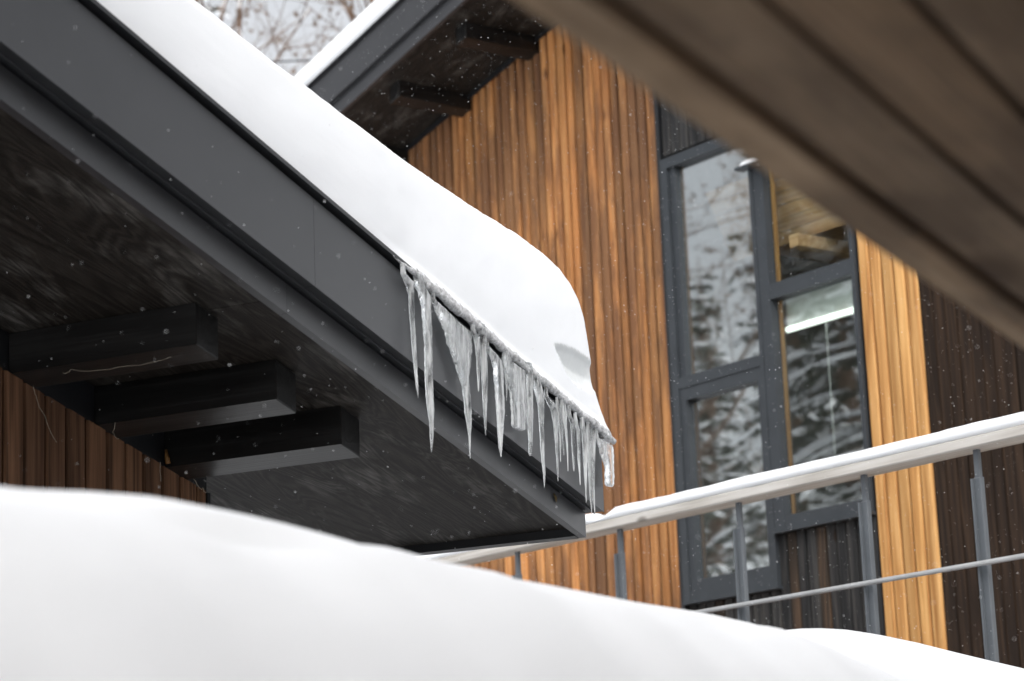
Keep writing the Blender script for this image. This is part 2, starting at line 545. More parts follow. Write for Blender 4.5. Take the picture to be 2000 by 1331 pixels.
MB().tube([onl(-0.26, -0.003, 0.068), onl(-0.253, -0.007, 0.055), onl(-0.245, -0.004, 0.042)], [0.002, 0.006, 0.002], 6).build('seed_husk', MT['husk'], dh, True)

# ------------------------------------------------------------------ snow slab on the dark house
OUT = [(-5.2, 1.68), (-3.3, 1.315), (-2.483, 1.198), (-2.24, 1.163), (-1.981, 1.125), (-1.69, 1.089), (-1.378, 1.05), (-1.075, 1.022), (-0.788, 1.0),
       (-0.561, 0.987), (-0.363, 0.962), (-0.242, 0.937), (-0.153, 0.90), (-0.089, 0.853), (-0.044, 0.787), (-0.013, 0.68), (0.008, 0.59),
       (0.02, 0.52), (0.06, 0.462), (0.11, 0.395), (0.14, 0.345)]
NOTCH = [(-0.354, 0.626), (-0.292, 0.634), (-0.188, 0.638), (-0.083, 0.628), (0.0, 0.612), (0.04, 0.569), (0.03, 0.514), (-0.075, 0.5), (-0.168, 0.508), (-0.241, 0.532), (-0.298, 0.576)]
def inside(p, poly):
    c = False
    for (x1, y1), (x2, y2) in zip(poly, poly[1:] + poly[:1]):
        if (y1 > p[1]) != (y2 > p[1]) and p[0] < (x2 - x1) * (p[1] - y1) / (y2 - y1) + x1:
            c = not c
    return c
def pdist(p, poly, closed=True):
    best = 9.0
    seq = list(zip(poly, poly[1:] + (poly[:1] if closed else [])))
    for (x1, y1), (x2, y2) in seq:
        dx, dy = x2 - x1, y2 - y1
        L2 = dx * dx + dy * dy
        if L2 == 0: continue
        t = max(0, min(1, ((p[0] - x1) * dx + (p[1] - y1) * dy) / L2))
        best = min(best, math.hypot(p[0] - x1 - t * dx, p[1] - y1 - t * dy))
    return best
ss = []
s = -5.2
while s < 0.136:
    ss.append(s)
    s += 0.05 if s < -1.6 else (0.012 if s < -0.42 else (0.0075 if s < -0.05 else 0.004))
ss.append(0.14)
NR = 64
sn = MB()
base = lambda s: 0.377 + TL * s
idx = []
for s in ss:
    top = max(lerp(OUT, s), base(s) + 0.002) + 0.006 * fbm(s * 9, 1.7) * smooth(-0.1, -0.3, s) + 0.004 * fbm(s * 40, 5.0)
    column = []
    for i in range(NR + 1):
        t = i / NR
        zz = base(s) + (top - base(s)) * t
        y = -0.062 - 0.012 * math.sin(math.pi * t) + 0.006 * fbm(s * 2.0, zz * 2.5, 2.0) + 0.0007 * fbm(s * 22.0, zz * 22.0, 4.0)
        e = min(pdist((s, zz), OUT, False), top - zz + 0.0) if t > 0.35 or s > -0.3 else 1.0
        R_ = 0.055
        if e < R_:
            y += R_ - math.sqrt(max(0.0, R_ * R_ - (R_ - e) ** 2))
        # the lower edge is set back a little where the slab has melted off the metal
        y -= 0.016 * smooth(0.05, 0.0, zz - base(s)) * smooth(-1.6, -1.3, s)
        if inside((s, zz), NOTCH):
            dn = pdist((s, zz), NOTCH)
            y += (0.014 * smooth(0.0, 0.02, dn) + 0.024 * smooth(0.0, 0.08, dn) + 0.003 * fbm(s * 60, zz * 8, 9.0)) * smooth(0.0, 0.05, pdist((s, zz), OUT, False))
        sn.v.append((s, y, z + zz))
        column.append(len(sn.v) - 1)
    for k, yy in enumerate((0.06, 0.12, 0.22, 0.4, 0.8, 1.6, 2.8, 4.5)):
        sn.v.append((s + 0.01 * fbm(s * 3, yy * 3, 7.0), yy, z + max(base(s), top + 0.012 * smooth(0.0, 0.3, yy) + 0.015 * fbm(s * 2.0, yy * 2.0, 8.0) * smooth(0, 0.3, yy))))
        column.append(len(sn.v) - 1)
    sn.v.append((s, 4.5, z + base(s))); column.append(len(sn.v) - 1)
    sn.v.append((s, 0.0, z + base(s))); column.append(len(sn.v) - 1)
    idx.append(column)
mi = []
nc = len(idx[0])
for a, b in zip(idx, idx[1:]):
    for i in range(nc):
        j = (i + 1) % nc
        sn.f.append((a[i], b[i], b[j], a[j]))
sn.f.append(tuple(idx[0]))
sn.f.append(tuple(idx[-1]))
roof_snow = sn.build('roof_snow', MT['snow'], smooth=True)
roof_snow.location = LO
roof_snow.rotation_euler = (0, 0, LR)
roof_snow.data.materials.append(MT['oldice'])
roof_snow.data.materials.append(MT['crust'])
for p in roof_snow.data.polygons:
    c = p.center
    if c.y < 0.12 and inside((c.x, c.z - z), NOTCH):
        p.material_index = 1
    elif c.y < 0.0 and -1.42 < c.x and c.z - z - base(c.x) < (0.02 + 0.012 * fbm(c.x * 11, 4.0) + 0.012 * fbm(c.x * 60, c.z * 60)) * smooth(-1.42, -1.3, c.x):
        p.material_index = 2
tag(roof_snow, 'thick rounded snow slab with a scooped grey hollow, lying on the dark roof', 'snow')
cr = []
crr = []
s = -1.5
while s < 0.085:
    lump = fbm(s * 14, 3.3)
    cr.append((s, -0.086 + 0.004 * fbm(s * 20, 9.1), z + base(s) - 0.014 + 0.004 * lump))
    crr.append((0.0088 + 0.006 * abs(lump) + 0.005 * fbm(s * 45, 2.0)) * smooth(-1.5, -1.32, s) * (0.45 + 0.55 * smooth(0.13, 0.08, s)) + 0.002)
    s += 0.008
MB().tube(cr, crr, 10).build('ice_crust', MT['crust'], roof_snow, True)

# ------------------------------------------------------------------ icicles: rows of (height, place along the edge, half width, half depth)
ICE = [
    [(0.636, -1.445, 0.009, 0.009), (0.619, -1.41, 0.0243, 0.012), (0.598, -1.404, 0.0116, 0.0116), (0.582, -1.4, 0.009, 0.009), (0.51, -1.398, 0.0082, 0.0082), (0.416, -1.391, 0.0074, 0.0074), (0.345, -1.385, 0.0051, 0.0051), (0.298, -1.379, 0.0038, 0.0038), (0.263, -1.375, 0.0005, 0.0005)],
    [(0.623, -1.346, 0.0321, 0.012), (0.596, -1.311, 0.0358, 0.012), (0.553, -1.304, 0.025, 0.012), (0.505, -1.301, 0.0249, 0.012), (0.433, -1.299, 0.0162, 0.012), (0.345, -1.303, 0.0128, 0.012), (0.287, -1.301, 0.0116, 0.0116), (0.24, -1.297, 0.0103, 0.0103), (0.202, -1.294, 0.0072, 0.0072), (0.154, -1.296, 0.0057, 0.0057), (0.108, -1.302, 0.001, 0.001)],
    [(0.594, -1.257, 0.0073, 0.0073), (0.576, -1.214, 0.0402, 0.012), (0.555, -1.17, 0.0726, 0.012), (0.536, -1.114, 0.1043, 0.012), (0.509, -1.098, 0.0954, 0.012), (0.471, -1.091, 0.083, 0.012), (0.433, -1.08, 0.061, 0.012), (0.385, -1.071, 0.0304, 0.012), (0.347, -1.058, 0.012, 0.012), (0.304, -1.05, 0.0115, 0.0115), (0.27, -1.047, 0.0114, 0.0114), (0.231, -1.043, 0.008, 0.008), (0.197, -1.043, 0.004, 0.004), (0.158, -1.044, 0.0027, 0.0027), (0.124, -1.045, 0.0011, 0.0011)],
    [(0.549, -0.992, 0.0081, 0.0081), (0.523, -0.97, 0.0095, 0.0095), (0.484, -0.966, 0.007, 0.007), (0.443, -0.964, 0.0059, 0.0059), (0.393, -0.967, 0.004, 0.004), (0.352, -0.969, 0.0016, 0.0016)],
    [(0.546, -0.928, 0.0189, 0.012), (0.512, -0.923, 0.0132, 0.012), (0.461, -0.923, 0.0114, 0.0114), (0.4, -0.924, 0.0108, 0.0108), (0.35, -0.926, 0.0089, 0.0089), (0.299, -0.928, 0.0062, 0.0062), (0.259, -0.93, 0.0038, 0.0038), (0.215, -0.93, 0.0011, 0.0011)],
    [(0.513, -0.89, 0.0041, 0.0041), (0.493, -0.859, 0.0241, 0.012), (0.477, -0.832, 0.0388, 0.012), (0.448, -0.822, 0.0303, 0.012), (0.418, -0.823, 0.0302, 0.012), (0.367, -0.82, 0.0241, 0.012), (0.317, -0.817, 0.0258, 0.012), (0.275, -0.822, 0.0135, 0.012), (0.235, -0.825, 0.0093, 0.0093), (0.194, -0.828, 0.0063, 0.0063), (0.16, -0.827, 0.0016, 0.0016)],
    [(0.484, -0.765, 0.0097, 0.0097), (0.438, -0.765, 0.0061, 0.0061), (0.402, -0.765, 0.0033, 0.0033), (0.353, -0.768, 0.0011, 0.0011)],
    [(0.49, -0.755, 0.0273, 0.012), (0.476, -0.7, 0.0779, 0.012), (0.434, -0.689, 0.0671, 0.012), (0.386, -0.682, 0.0582, 0.012), (0.343, -0.681, 0.0543, 0.012), (0.3, -0.685, 0.0541, 0.012), (0.278, -0.687, 0.0495, 0.012), (0.273, -0.688, 0.0401, 0.012)],
    [(0.478, -0.591, 0.0237, 0.012), (0.412, -0.596, 0.0154, 0.012), (0.357, -0.598, 0.0112, 0.0112), (0.302, -0.6, 0.0097, 0.0097), (0.247, -0.603, 0.0073, 0.0073), (0.203, -0.608, 0.0056, 0.0056), (0.195, -0.608, 0.0035, 0.0035)],
    [(0.454, -0.538, 0.024, 0.012), (0.414, -0.516, 0.0262, 0.012), (0.371, -0.511, 0.011, 0.011), (0.315, -0.513, 0.0083, 0.0083), (0.26, -0.513, 0.0074, 0.0074), (0.206, -0.514, 0.0065, 0.0065), (0.152, -0.508, 0.0044, 0.0044), (0.102, -0.511, 0.0012, 0.0012)],
    [(0.417, -0.464, 0.0075, 0.0075), (0.4, -0.431, 0.0248, 0.012), (0.375, -0.411, 0.0105, 0.0105), (0.332, -0.403, 0.0087, 0.0087), (0.277, -0.401, 0.006, 0.006), (0.222, -0.401, 0.0042, 0.0042), (0.166, -0.4, 0.0027, 0.0027), (0.136, -0.402, 0.0009, 0.0009)],
    [(0.397, -0.38, 0.006, 0.006), (0.338, -0.367, 0.006, 0.006), (0.282, -0.368, 0.0036, 0.0036), (0.208, -0.375, 0.0012, 0.0012)],
    [(0.394, -0.344, 0.007, 0.007), (0.341, -0.342, 0.0054, 0.0054), (0.285, -0.343, 0.0042, 0.0042), (0.235, -0.346, 0.0012, 0.0012)],
    [(0.387, -0.319, 0.0052, 0.0052), (0.334, -0.319, 0.0045, 0.0045), (0.289, -0.316, 0.0036, 0.0036), (0.233, -0.316, 0.0024, 0.0024), (0.183, -0.318, 0.0012, 0.0012)],
    [(0.381, -0.288, 0.0076, 0.0076), (0.359, -0.265, 0.0076, 0.0076), (0.308, -0.267, 0.0061, 0.0061), (0.251, -0.268, 0.0052, 0.0052), (0.212, -0.269, 0.0036, 0.0036), (0.189, -0.271, 0.0021, 0.0021)],
    [(0.366, -0.236, 0.0067, 0.0067), (0.338, -0.22, 0.007, 0.007), (0.292, -0.22, 0.0055, 0.0055), (0.235, -0.225, 0.0049, 0.0049), (0.19, -0.223, 0.0031, 0.0031), (0.148, -0.223, 0.0012, 0.0012)],
    [(0.357, -0.182, 0.0092, 0.0092), (0.333, -0.172, 0.0092, 0.0092), (0.288, -0.17, 0.0092, 0.0092), (0.231, -0.174, 0.0071, 0.0071), (0.174, -0.176, 0.0049, 0.0049), (0.129, -0.177, 0.0031, 0.0031), (0.092, -0.179, 0.0015, 0.0015)],
    [(0.351, -0.131, 0.0099, 0.0099), (0.288, -0.13, 0.0093, 0.0093), (0.231, -0.134, 0.0083, 0.0083), (0.174, -0.136, 0.0074, 0.0074), (0.117, -0.137, 0.0052, 0.0052), (0.089, -0.138, 0.0031, 0.0031), (0.055, -0.139, 0.0009, 0.0009)],
    [(0.351, -0.092, 0.009, 0.009), (0.293, -0.098, 0.0074, 0.0074), (0.235, -0.107, 0.0065, 0.0065), (0.177, -0.115, 0.0059, 0.0059), (0.12, -0.116, 0.0046, 0.0046), (0.064, -0.112, 0.0012, 0.0012)],
    [(0.335, -0.065, 0.0069, 0.0069), (0.325, 0.0, 0.0695, 0.012), (0.303, 0.012, 0.061, 0.012), (0.27, 0.021, 0.0478, 0.012), (0.242, 0.03, 0.0344, 0.012), (0.213, 0.028, 0.0323, 0.012), (0.18, 0.023, 0.0301, 0.012), (0.176, 0.023, 0.0194, 0.012)],
]

ICE_LABEL = [
    'slender icicle at the upper end of the row on the dark roof edge',
    'long ribbed icicle, second from the upper end of the row',
    'broad icy curtain narrowing into one long tip, widest at its top',
    'short thin icicle between the broad curtain and a longer one',
    'plain straight icicle next below the short thin one',
    'stout ribbed icicle in the middle of the row',
    'tiny icicle just beside the blunt broken ice block',
    'blunt broken ice block with a flat lower end among the icicles',
    'straight round-ended icicle just below the blunt ice block',
    'long pointed icicle below the round-ended one, reaching past the metal lip',
    'tapering icicle with a flared top, above a cluster of thin ones',
] + ['needle-thin short icicle in the tight cluster of three'] * 3 + [
    'short knobbly icicle just below the cluster of three needles',
    'slim icicle between the knobbly one and the long group near the corner',
    'first of three long icicles grown together near the roof corner',
    'thick middle one of three long icicles grown together near the corner',
    'last of three long icicles grown together, next to the corner curtain',
    'flat-bottomed ice curtain hanging at the very corner of the roof',
]
for n, rows in enumerate(ICE):
    rnd = random.Random(40 + n)
    # finer rows between the given ones
    fine = []
    rows = [(rows[0][0] + 0.032 if rows[0][2] > 0 else rows[0][0], rows[0][1] - 0.004, rows[0][2] * 0.8, rows[0][3] * 0.8)] + rows
    for a, b in zip(rows, rows[1:]):
        k = max(2, int(abs(a[0] - b[0]) / 0.006))
        for i in range(k):
            t = i / k
            fine.append(tuple(a[m] + (b[m] - a[m]) * t for m in range(4)))
    fine.append(rows[-1])
    ic = MB()
    S = 16
    ph = rnd.uniform(0, 9)
    for m, (zz, s, a, b) in enumerate(fine):
        rip = 1 + 0.03 * math.sin(zz * 260 + ph + 2 * fbm(zz * 9, ph)) + 0.1 * fbm(zz * 22, ph, n)
        wob = 0.0012 * fbm(zz * 30, ph + 3, n)
        flat = smooth(0.015, 0.05, a)
        for k in range(S):
            th = 2 * math.pi * k / S
            flute = 1 + flat * 0.22 * fbm(math.cos(th) * a * 120 + ph, zz * 12, n * 3.0) + 0.05 * fbm(math.cos(th) * 2, math.sin(th) * 2, zz * 60)
            ic.v.append((s + wob + a * rip * math.cos(th), -0.088 + b * rip * flute * math.sin(th), z + zz))
        if m:
            for k in range(S):
                p0 = (m - 1) * S + k; p1 = (m - 1) * S + (k + 1) % S
                ic.f.append((p0, p1, p1 + S, p0 + S))
    ic.f.append(tuple(range(S)))
    ic.f.append(tuple(range((len(fine) - 1) * S, len(fine) * S)))
    o = ic.build('icicle', MT['ice'], smooth=True)
    o.location = LO
    o.rotation_euler = (0, 0, LR)
    tag(o, ICE_LABEL[n], 'icicle', 'icicles along the dark roof edge')

# ------------------------------------------------------------------ larch house
lh = thing('larch_house', 'larch clad house with tall anthracite windows and dark overhanging roof', 'house', RO, RR)
w = RZ
ztop = lambda x: w + 3.2065 + TR * x
x = -4.85
while x < -0.05:
    x1 = min(x + random.choice((0.078, 0.09, 0.097, 0.097, 0.112)), 0.0)
    if 0.0 - x1 < 0.05: x1 = 0.0
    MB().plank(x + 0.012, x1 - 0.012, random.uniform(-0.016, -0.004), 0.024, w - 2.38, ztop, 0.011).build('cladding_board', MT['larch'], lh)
    x = x1
x = 1.798
for k in range(5):
    MB().plank(x + 0.007, x + 0.0935 - 0.007, random.uniform(-0.006, 0.003), 0.024, w - 2.38, ztop, 0.008).build('cladding_board', MT['honey'], lh)
    x += 0.0935
# charcoal panel round the windows
x = 0.044
k = 0
while x < 1.78:
    x1 = min(x + 0.0873, 1.79)
    m = MT['rust'] if k in (3, 11, 14) else MT['charred']
    MB().plank(x + 0.005, x1 - 0.005, 0.004 + random.uniform(-0.004, 0.003), 0.024, w + 1.66, ztop, 0.005).build('panel_board', MT['charred'], lh)
    zb = w - 1.375 if x < 0.9 else w - 1.04
    MB().plank(x + 0.005, x1 - 0.005, 0.004 + random.uniform(-0.004, 0.003), 0.024, w - 2.38, lambda a: zb, 0.005).build('panel_board', m, lh)
    x = x1
    k += 1
MB().sbox(0.001, 0.04, -0.018, 0.024, w - 2.38, w + 3.2).build('edge_trim', MT['drip'], lh)
MB().sbox(1.79, 1.7965, -0.004, 0.024, w - 2.38, w + 3.55).build('edge_trim', MT['drip'], lh)
# side wall of the porch
y = 0.0
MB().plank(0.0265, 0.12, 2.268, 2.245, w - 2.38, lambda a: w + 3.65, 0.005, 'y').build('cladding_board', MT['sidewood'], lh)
y = 0.122
while y < 3.6:
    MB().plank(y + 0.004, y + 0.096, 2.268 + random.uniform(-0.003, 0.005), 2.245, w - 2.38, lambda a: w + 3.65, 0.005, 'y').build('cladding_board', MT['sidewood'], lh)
    y += 0.1
# wall core: pieces round the window opening
core = [(-4.85, 0.0, w - 2.4, None), (1.79, 2.243, w - 2.4, None), (0.0, 1.79, w - 2.4, w - 1.36), (0.94, 1.79, w - 1.36, w - 1.03), (0.0, 1.79, w + 1.62, None)]
for a, b, z0, z1 in core:
    za, zb_ = (ztop(a) - 0.01, ztop(b) - 0.01) if z1 is None else (z1, z1)
    MB().poly([(a, 0.026, z0), (b, 0.026, z0), (b, 0.026, zb_), (a, 0.026, za), (a, 0.2, z0), (b, 0.2, z0), (b, 0.2, zb_), (a, 0.2, za)],
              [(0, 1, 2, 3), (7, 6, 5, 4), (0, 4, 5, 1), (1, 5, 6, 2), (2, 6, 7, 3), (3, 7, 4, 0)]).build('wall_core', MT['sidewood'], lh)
MB().sbox(2.05, 2.243, 0.203, 3.6, w - 2.4, w + 3.5).build('wall_core', MT['drip'], lh)
MB().sbox(-4.85, -4.65, 0.203, 3.6, w - 2.4, w + 1.9).build('wall_core', MT['drip'], lh)
MB().sbox(-4.85, 2.243, 3.602, 3.8, w - 2.4, w + 1.9).build('wall_core', MT['drip'], lh)
MB().sbox(-4.8, 2.2, 0.05, 3.75, 0.0, w - 2.42).build('plinth', MT['plaster'], lh)
# roof
rx0, rx1 = -5.9, 3.3
H0 = 3.2065 + w
MB().sbox(rx0, rx1, -0.806, 3.9, H0 + 0.012, H0 + 0.34, TR).build('roof_deck', MT['beam'], lh)
for a, b in ((rx0, -3.55), (-3.55, -1.11), (-1.11, 1.33), (1.33, rx1)):
    MB().sbox(a + 0.002, b - 0.002, -0.808, 0.05, H0 - 0.004, H0 + 0.01, TR).build('plywood_sheet', MT['plywood'], lh)
MB().sbox(rx0, rx1, -0.84, -0.81, H0 - 0.018, H0 + 0.098, TR).build('lower_fascia', MT['fascia'], lh)
MB().sbox(rx0, rx1, -0.876, -0.81, H0 + 0.102, H0 + 0.355, TR, 0.002).build('upper_fascia', MT['fascia'], lh)
MB().sbox(rx0, rx1, -0.9, -0.8, H0 + 0.358, H0 + 0.372, TR).build('drip_edge', MT['drip'], lh)
for a, b in ((-3.95, -3.83), (-3.1, -2.98), (-2.24, -2.12), (-1.38, -1.26), (-0.52, -0.4), (0.34, 0.46), (1.2, 1.32)):
    MB().sbox(a, b, -0.66, 0.0, H0 - 0.125, H0 - 0.006, TR, 0.003).build('roof_beam', MT['beam'], lh)

MB().sbox(-4.85, 2.2, -0.03, -0.0185, H0 - 0.045, H0 - 0.005, TR).build('frieze_strip', MT['drip'], lh)
# windows
def window(name, frames, panes, sill, glass='glass', label=None):
    o = MB()
    fr = None
    wo = MB()
    for k, f in enumerate(frames):
        wo.sbox(*f)
    win = wo.build(name, MT['frame'], lh)
    if label: win['label'] = label
    for p in panes:
        MB().sbox(*p).build('pane', MT['thin' if glass == 'clear' and p[5] > w + 1 else glass], win)
    MB().sbox(*sill).build('sill', MT['frame'], win)
    return win
F0, F1 = -0.028, 0.07
win1 = window('window', [
    (0.043, 0.105, F0, F1, w - 1.352, w + 1.632), (0.902, 0.936, F0, F1, w - 1.352, w + 1.632),
    (0.1055, 0.9015, F0, F1, w + 1.56, w + 1.632), (0.1055, 0.9015, F0 + 0.002, F1, w - 1.352, w - 1.285),
    (0.1055, 0.9015, F0 + 0.002, F1, w + 0.045, w + 0.118),
    # inner sash bars
    (0.106, 0.165, F0 + 0.022, F1, w + 0.1185, w + 1.5595),
    (0.106, 0.165, F0 + 0.01, F1, w - 1.2845, w + 0.0445), (0.86, 0.901, F0 + 0.01, F1, w - 1.2845, w + 0.0445),
    (0.1655, 0.8595, F0 + 0.01, F1, w - 1.2845, w - 1.22), (0.1655, 0.8595, F0 + 0.01, F1, w - 0.04, w + 0.0445),
], [(0.165, 0.902, 0.03, 0.036, w + 0.118, w + 1.56), (0.165, 0.86, 0.03, 0.036, w - 1.22, w - 0.04)],
    (0.05, 0.95, -0.05, 0.02, w - 1.374, w - 1.354))
win2 = window('window', [
    (0.938, 1.03, F0 + 0.004, F1, w - 1.012, w + 1.632), (1.755, 1.789, F0 + 0.004, F1, w - 1.012, w + 1.632),
    (1.0305, 1.7545, F0 + 0.006, F1, w + 1.56, w + 1.632), (1.0305, 1.7545, F0 + 0.006, F1, w - 1.012, w - 0.93),
    (1.0305, 1.7545, F0 + 0.006, F1, w + 0.45, w + 0.55),
], [(1.03, 1.755, 0.03, 0.036, w + 0.55, w + 1.56), (1.03, 1.755, 0.03, 0.036, w - 0.93, w + 0.45)],
    (0.95, 1.8, -0.05, 0.02, w - 1.034, w - 1.014), 'clear')
for a, z0, z1 in ((0.168, w + 0.12, w + 1.555), (0.168, w - 1.21, w - 0.05)):
    MB().sbox(a, a + 0.028, 0.04, 0.05, z0, z1).build('bead', MT['honey'], win1)
for z0, z1 in ((w + 0.555, w + 1.555), (w - 0.925, w + 0.445)):
    MB().sbox(1.032, 1.062, 0.04, 0.05, z0, z1).build('bead', MT['honey'], win2)
# a little ledge over the mullion with snow on it
MB().sbox(0.86, 1.16, -0.11, -0.03, w + 1.33, w + 1.345).build('ledge', MT['frame'], win2)
lump = MB()
for i in range(9):
    for k in range(10):
        t, th = i / 8, 2 * math.pi * k / 10
        r = math.cos(t * math.pi / 2) ** 0.6
        lump.v.append((1.0 + 0.13 * r * math.cos(th), -0.072 + 0.034 * r * math.sin(th), w + 1.346 + 0.04 * math.sin(t * math.pi / 2)))
for i in range(8):
    for k in range(10):
        lump.f.append((i * 10 + k, i * 10 + (k + 1) % 10, i * 10 + 10 + (k + 1) % 10, i * 10 + 10 + k))
lump.f.append(tuple(range(10)))
lo = lump.build('ledge_snow', MT['snow'], smooth=True)
lo.location, lo.rotation_euler = RO, (0, 0, RR)
tag(lo, 'small cap of snow on the ledge over the window mullion', 'snow')
# the room behind the glass
MB().sbox(-0.3, 2.04, 0.205, 2.9, w - 2.38, w - 2.3).build('room_floor', MT['room'], lh)
MB().sbox(-0.3, 2.04, 2.4, 2.5, w - 2.29, w + 1.9).build('room_wall', MT['room'], lh)
MB().sbox(-0.3, -0.2, 0.205, 2.39, w - 2.29, w + 1.9).build('room_wall', MT['room'], lh)
for k in range(6):                              # sloping timber lining over the right window
    ya, yb = 0.085 + 0.037 * k, 0.085 + 0.037 * (k + 1)
    za, zb_ = 1.34 - 0.075 * k, 1.34 - 0.075 * (k + 1) + 0.006
    MB().poly([(x_, y_, w + z_) for x_ in (0.35, 1.752) for (y_, z_) in ((ya, za), (yb, zb_), (yb + 0.012, zb_ + 0.006), (ya + 0.012, za + 0.006))],
              [(0, 1, 2, 3), (7, 6, 5, 4), (0, 4, 5, 1), (1, 5, 6, 2), (2, 6, 7, 3), (3, 7, 4, 0)]).build('ceiling_plank', MT['room_wood'], lh)
MB().sbox(-0.3, 2.04, 0.72, 2.39, w + 1.19, w + 1.25).build('room_ceiling', MT['room_wood'], lh)
MB().sbox(1.12, 1.2, 0.09, 0.9, w + 0.78, w + 0.86).build('ceiling_joist', MT['room_wood'], lh)
bl = thing('window_blind', 'pale half-rolled window blind with a lit bar and hanging cord', 'blind', RO, RR)
MB().sbox(1.05, 1.752, 0.088, 0.092, w + 0.27, w + 0.5).build('fabric', MT['blind'], bl)
MB().tube([(1.05, 0.09, w + 0.26), (1.752, 0.09, w + 0.26)], [0.02, 0.02], 10).build('light_bar', MT['lit'], bl)
MB().tube([(1.4, 0.086, w + 0.25), (1.4, 0.086, w - 0.2), (1.4, 0.086, w - 0.6)], [0.004] * 3, 5).build('cord', MT['blind'], bl)

# snow on the larch house roof
rs = MB()
prof = [(-0.905, 0.374), (-0.918, 0.42), (-0.915, 0.48), (-0.895, 0.54), (-0.85, 0.575), (-0.76, 0.595), (-0.5, 0.61), (0.2, 0.63), (1.6, 0.64), (3.8, 0.62), (3.85, 0.374)]
m = len(prof)
nx = 120
for i in range(nx + 1):
    xx = rx0 + 0.02 + (rx1 - rx0 - 0.04) * i / nx
    for k, (yy, hh) in enumerate(prof):
        e = 0.012 * fbm(xx * 2.0, k * 1.3) if 0 < k < m - 1 else 0
        rs.v.append((xx, yy + e, H0 + hh + TR * xx + e))
for i in range(nx):
    for k in range(m):
        a, b = i * m + k, i * m + (k + 1) % m
        rs.f.append((a, b, b + m, a + m))
rs.f.append(tuple(range(m))); rs.f.append(tuple(range(nx * m, nx * m + m)))
o = rs.build('roof_snow', MT['snow'], smooth=True)
o.location, o.rotation_euler = RO, (0, 0, RR)
tag(o, 'even snow layer on the roof of the larch house', 'snow')

# ------------------------------------------------------------------ balcony with railing
bd = thing('balcony_deck', 'raised plank balcony below the larch facade behind the railing', 'balcony', RO, RR)
y = -2.86
while y < -0.06:
    MB().sbox(-1.4, 7.2, y, y + 0.135, w - 2.45, w - 2.41).build('deck_plank', MT['grey_wood'], bd)
    y += 0.14
for xx in (-1.3, 1.5, 4.3, 7.0):
    MB().sbox(xx - 0.06, xx + 0.06, -2.78, -2.66, 0, w - 2.452).build('pillar', MT['beam'], bd)
rl = thing('balcony_railing', 'grey steel railing with bleached wooden handrail in front of the larch house', 'railing', RO, RR)
MB().sbox(-1.4, 7.2, -2.83, -2.7, w - 1.412, w - 1.366, 0, 0.006).build('handrail', MT['rail_wood'], rl)
for xx in (-0.72, 0.16, 1.04, 1.924, 2.77, 3.647, 4.469, 5.132, 5.95, 6.8):
    p = MB()
    p.sbox(xx - 0.021, xx + 0.006, -2.775, -2.758, w - 1.56, w - 1.413)
    p.build('post_neck', MT['post'], rl)
    MB().sbox(xx - 0.03, xx + 0.013, -2.78, -2.758, w - 2.408, w - 1.53, 0, 0.004).build('post', MT['post'], rl)
    MB().sbox(xx - 0.03, xx - 0.02, -2.795, -2.7815, w - 2.408, w - 1.535).build('post_fin', MT['post'], rl)
MB().tube([(-1.4, -2.808, w - 1.892), (7.2, -2.808, w - 1.892)], [0.011, 0.011], 8).build('rod', MT['steel'], rl, True)
hs_ = MB()
nx, prof = 170, [(-2.828, 0.0), (-2.835, 0.018), (-2.815, 0.044), (-2.765, 0.052), (-2.715, 0.043), (-2.698, 0.018), (-2.702, 0.0)]
m = len(prof)
for i in range(nx + 1):
    xx = -1.38 + 8.56 * i / nx
    th = 1.2 + 0.14 * fbm(xx * 1.2, 3.0) + 0.06 * fbm(xx * 7.0, 1.0)
    gap = 1.0 - 0.75 * smooth(0.12, 0.0, abs(xx - 2.68))
    for k, (yy, hh) in enumerate(prof):
        hs_.v.append((xx, yy + 0.006 * fbm(xx * 4, k), w - 1.365 + hh * max(0.25, th) * gap))
for i in range(nx):
    for k in range(m):
        a, b = i * m + k, i * m + (k + 1) % m
        hs_.f.append((a, b, b + m, a + m))
hs_.f.append(tuple(range(m))); hs_.f.append(tuple(range(nx * m, nx * m + m)))
o = hs_.build('handrail_snow', MT['snow'], smooth=True)
o.location, o.rotation_euler = RO, (0, 0, RR)
tag(o, 'thin strip of snow lying along the balcony handrail', 'snow')

# ------------------------------------------------------------------ snow banks in front (same axes as the dark house, origin under the camera)
def bank(name, ridge, yc, s0, s1, fall, near, drop, label):
    b = MB()
    prof = near
    m = len(prof)
    n = int((s1 - s0) / 0.05)
    for i in range(n + 1):
        s = s0 + (s1 - s0) * i / n
        hz = lerp(ridge, s) - drop
        k_end = smooth(s0, s0 + fall[0], s) * smooth(s1, s1 - fall[1], s)
        for (u, fz) in prof:
            zz = max(0.0, hz * (1 - (1 - fz)) * (0.15 + 0.85 * k_end) if fz < 1 else hz * (0.15 + 0.85 * k_end))
            yy = yc - u
            if fz < 0.985:
                zz += 0.05 * fbm(s * 0.9, u * 0.9, 2.0) * (1 if fz > 0.05 else 0)
                zz = max(zz, 0.0) if fz > 0 else -0.004
            b.v.append((s, yy, zz))
    for i in range(n):
        for k in range(m - 1):
            a = i * m + k
            b.f.append((a, a + 1, a + m + 1, a + m))
    o = b.build(name, MT['bank'], smooth=True)
    o.rotation_euler = (0, 0, LR)
    return tag(o, label, 'snow')
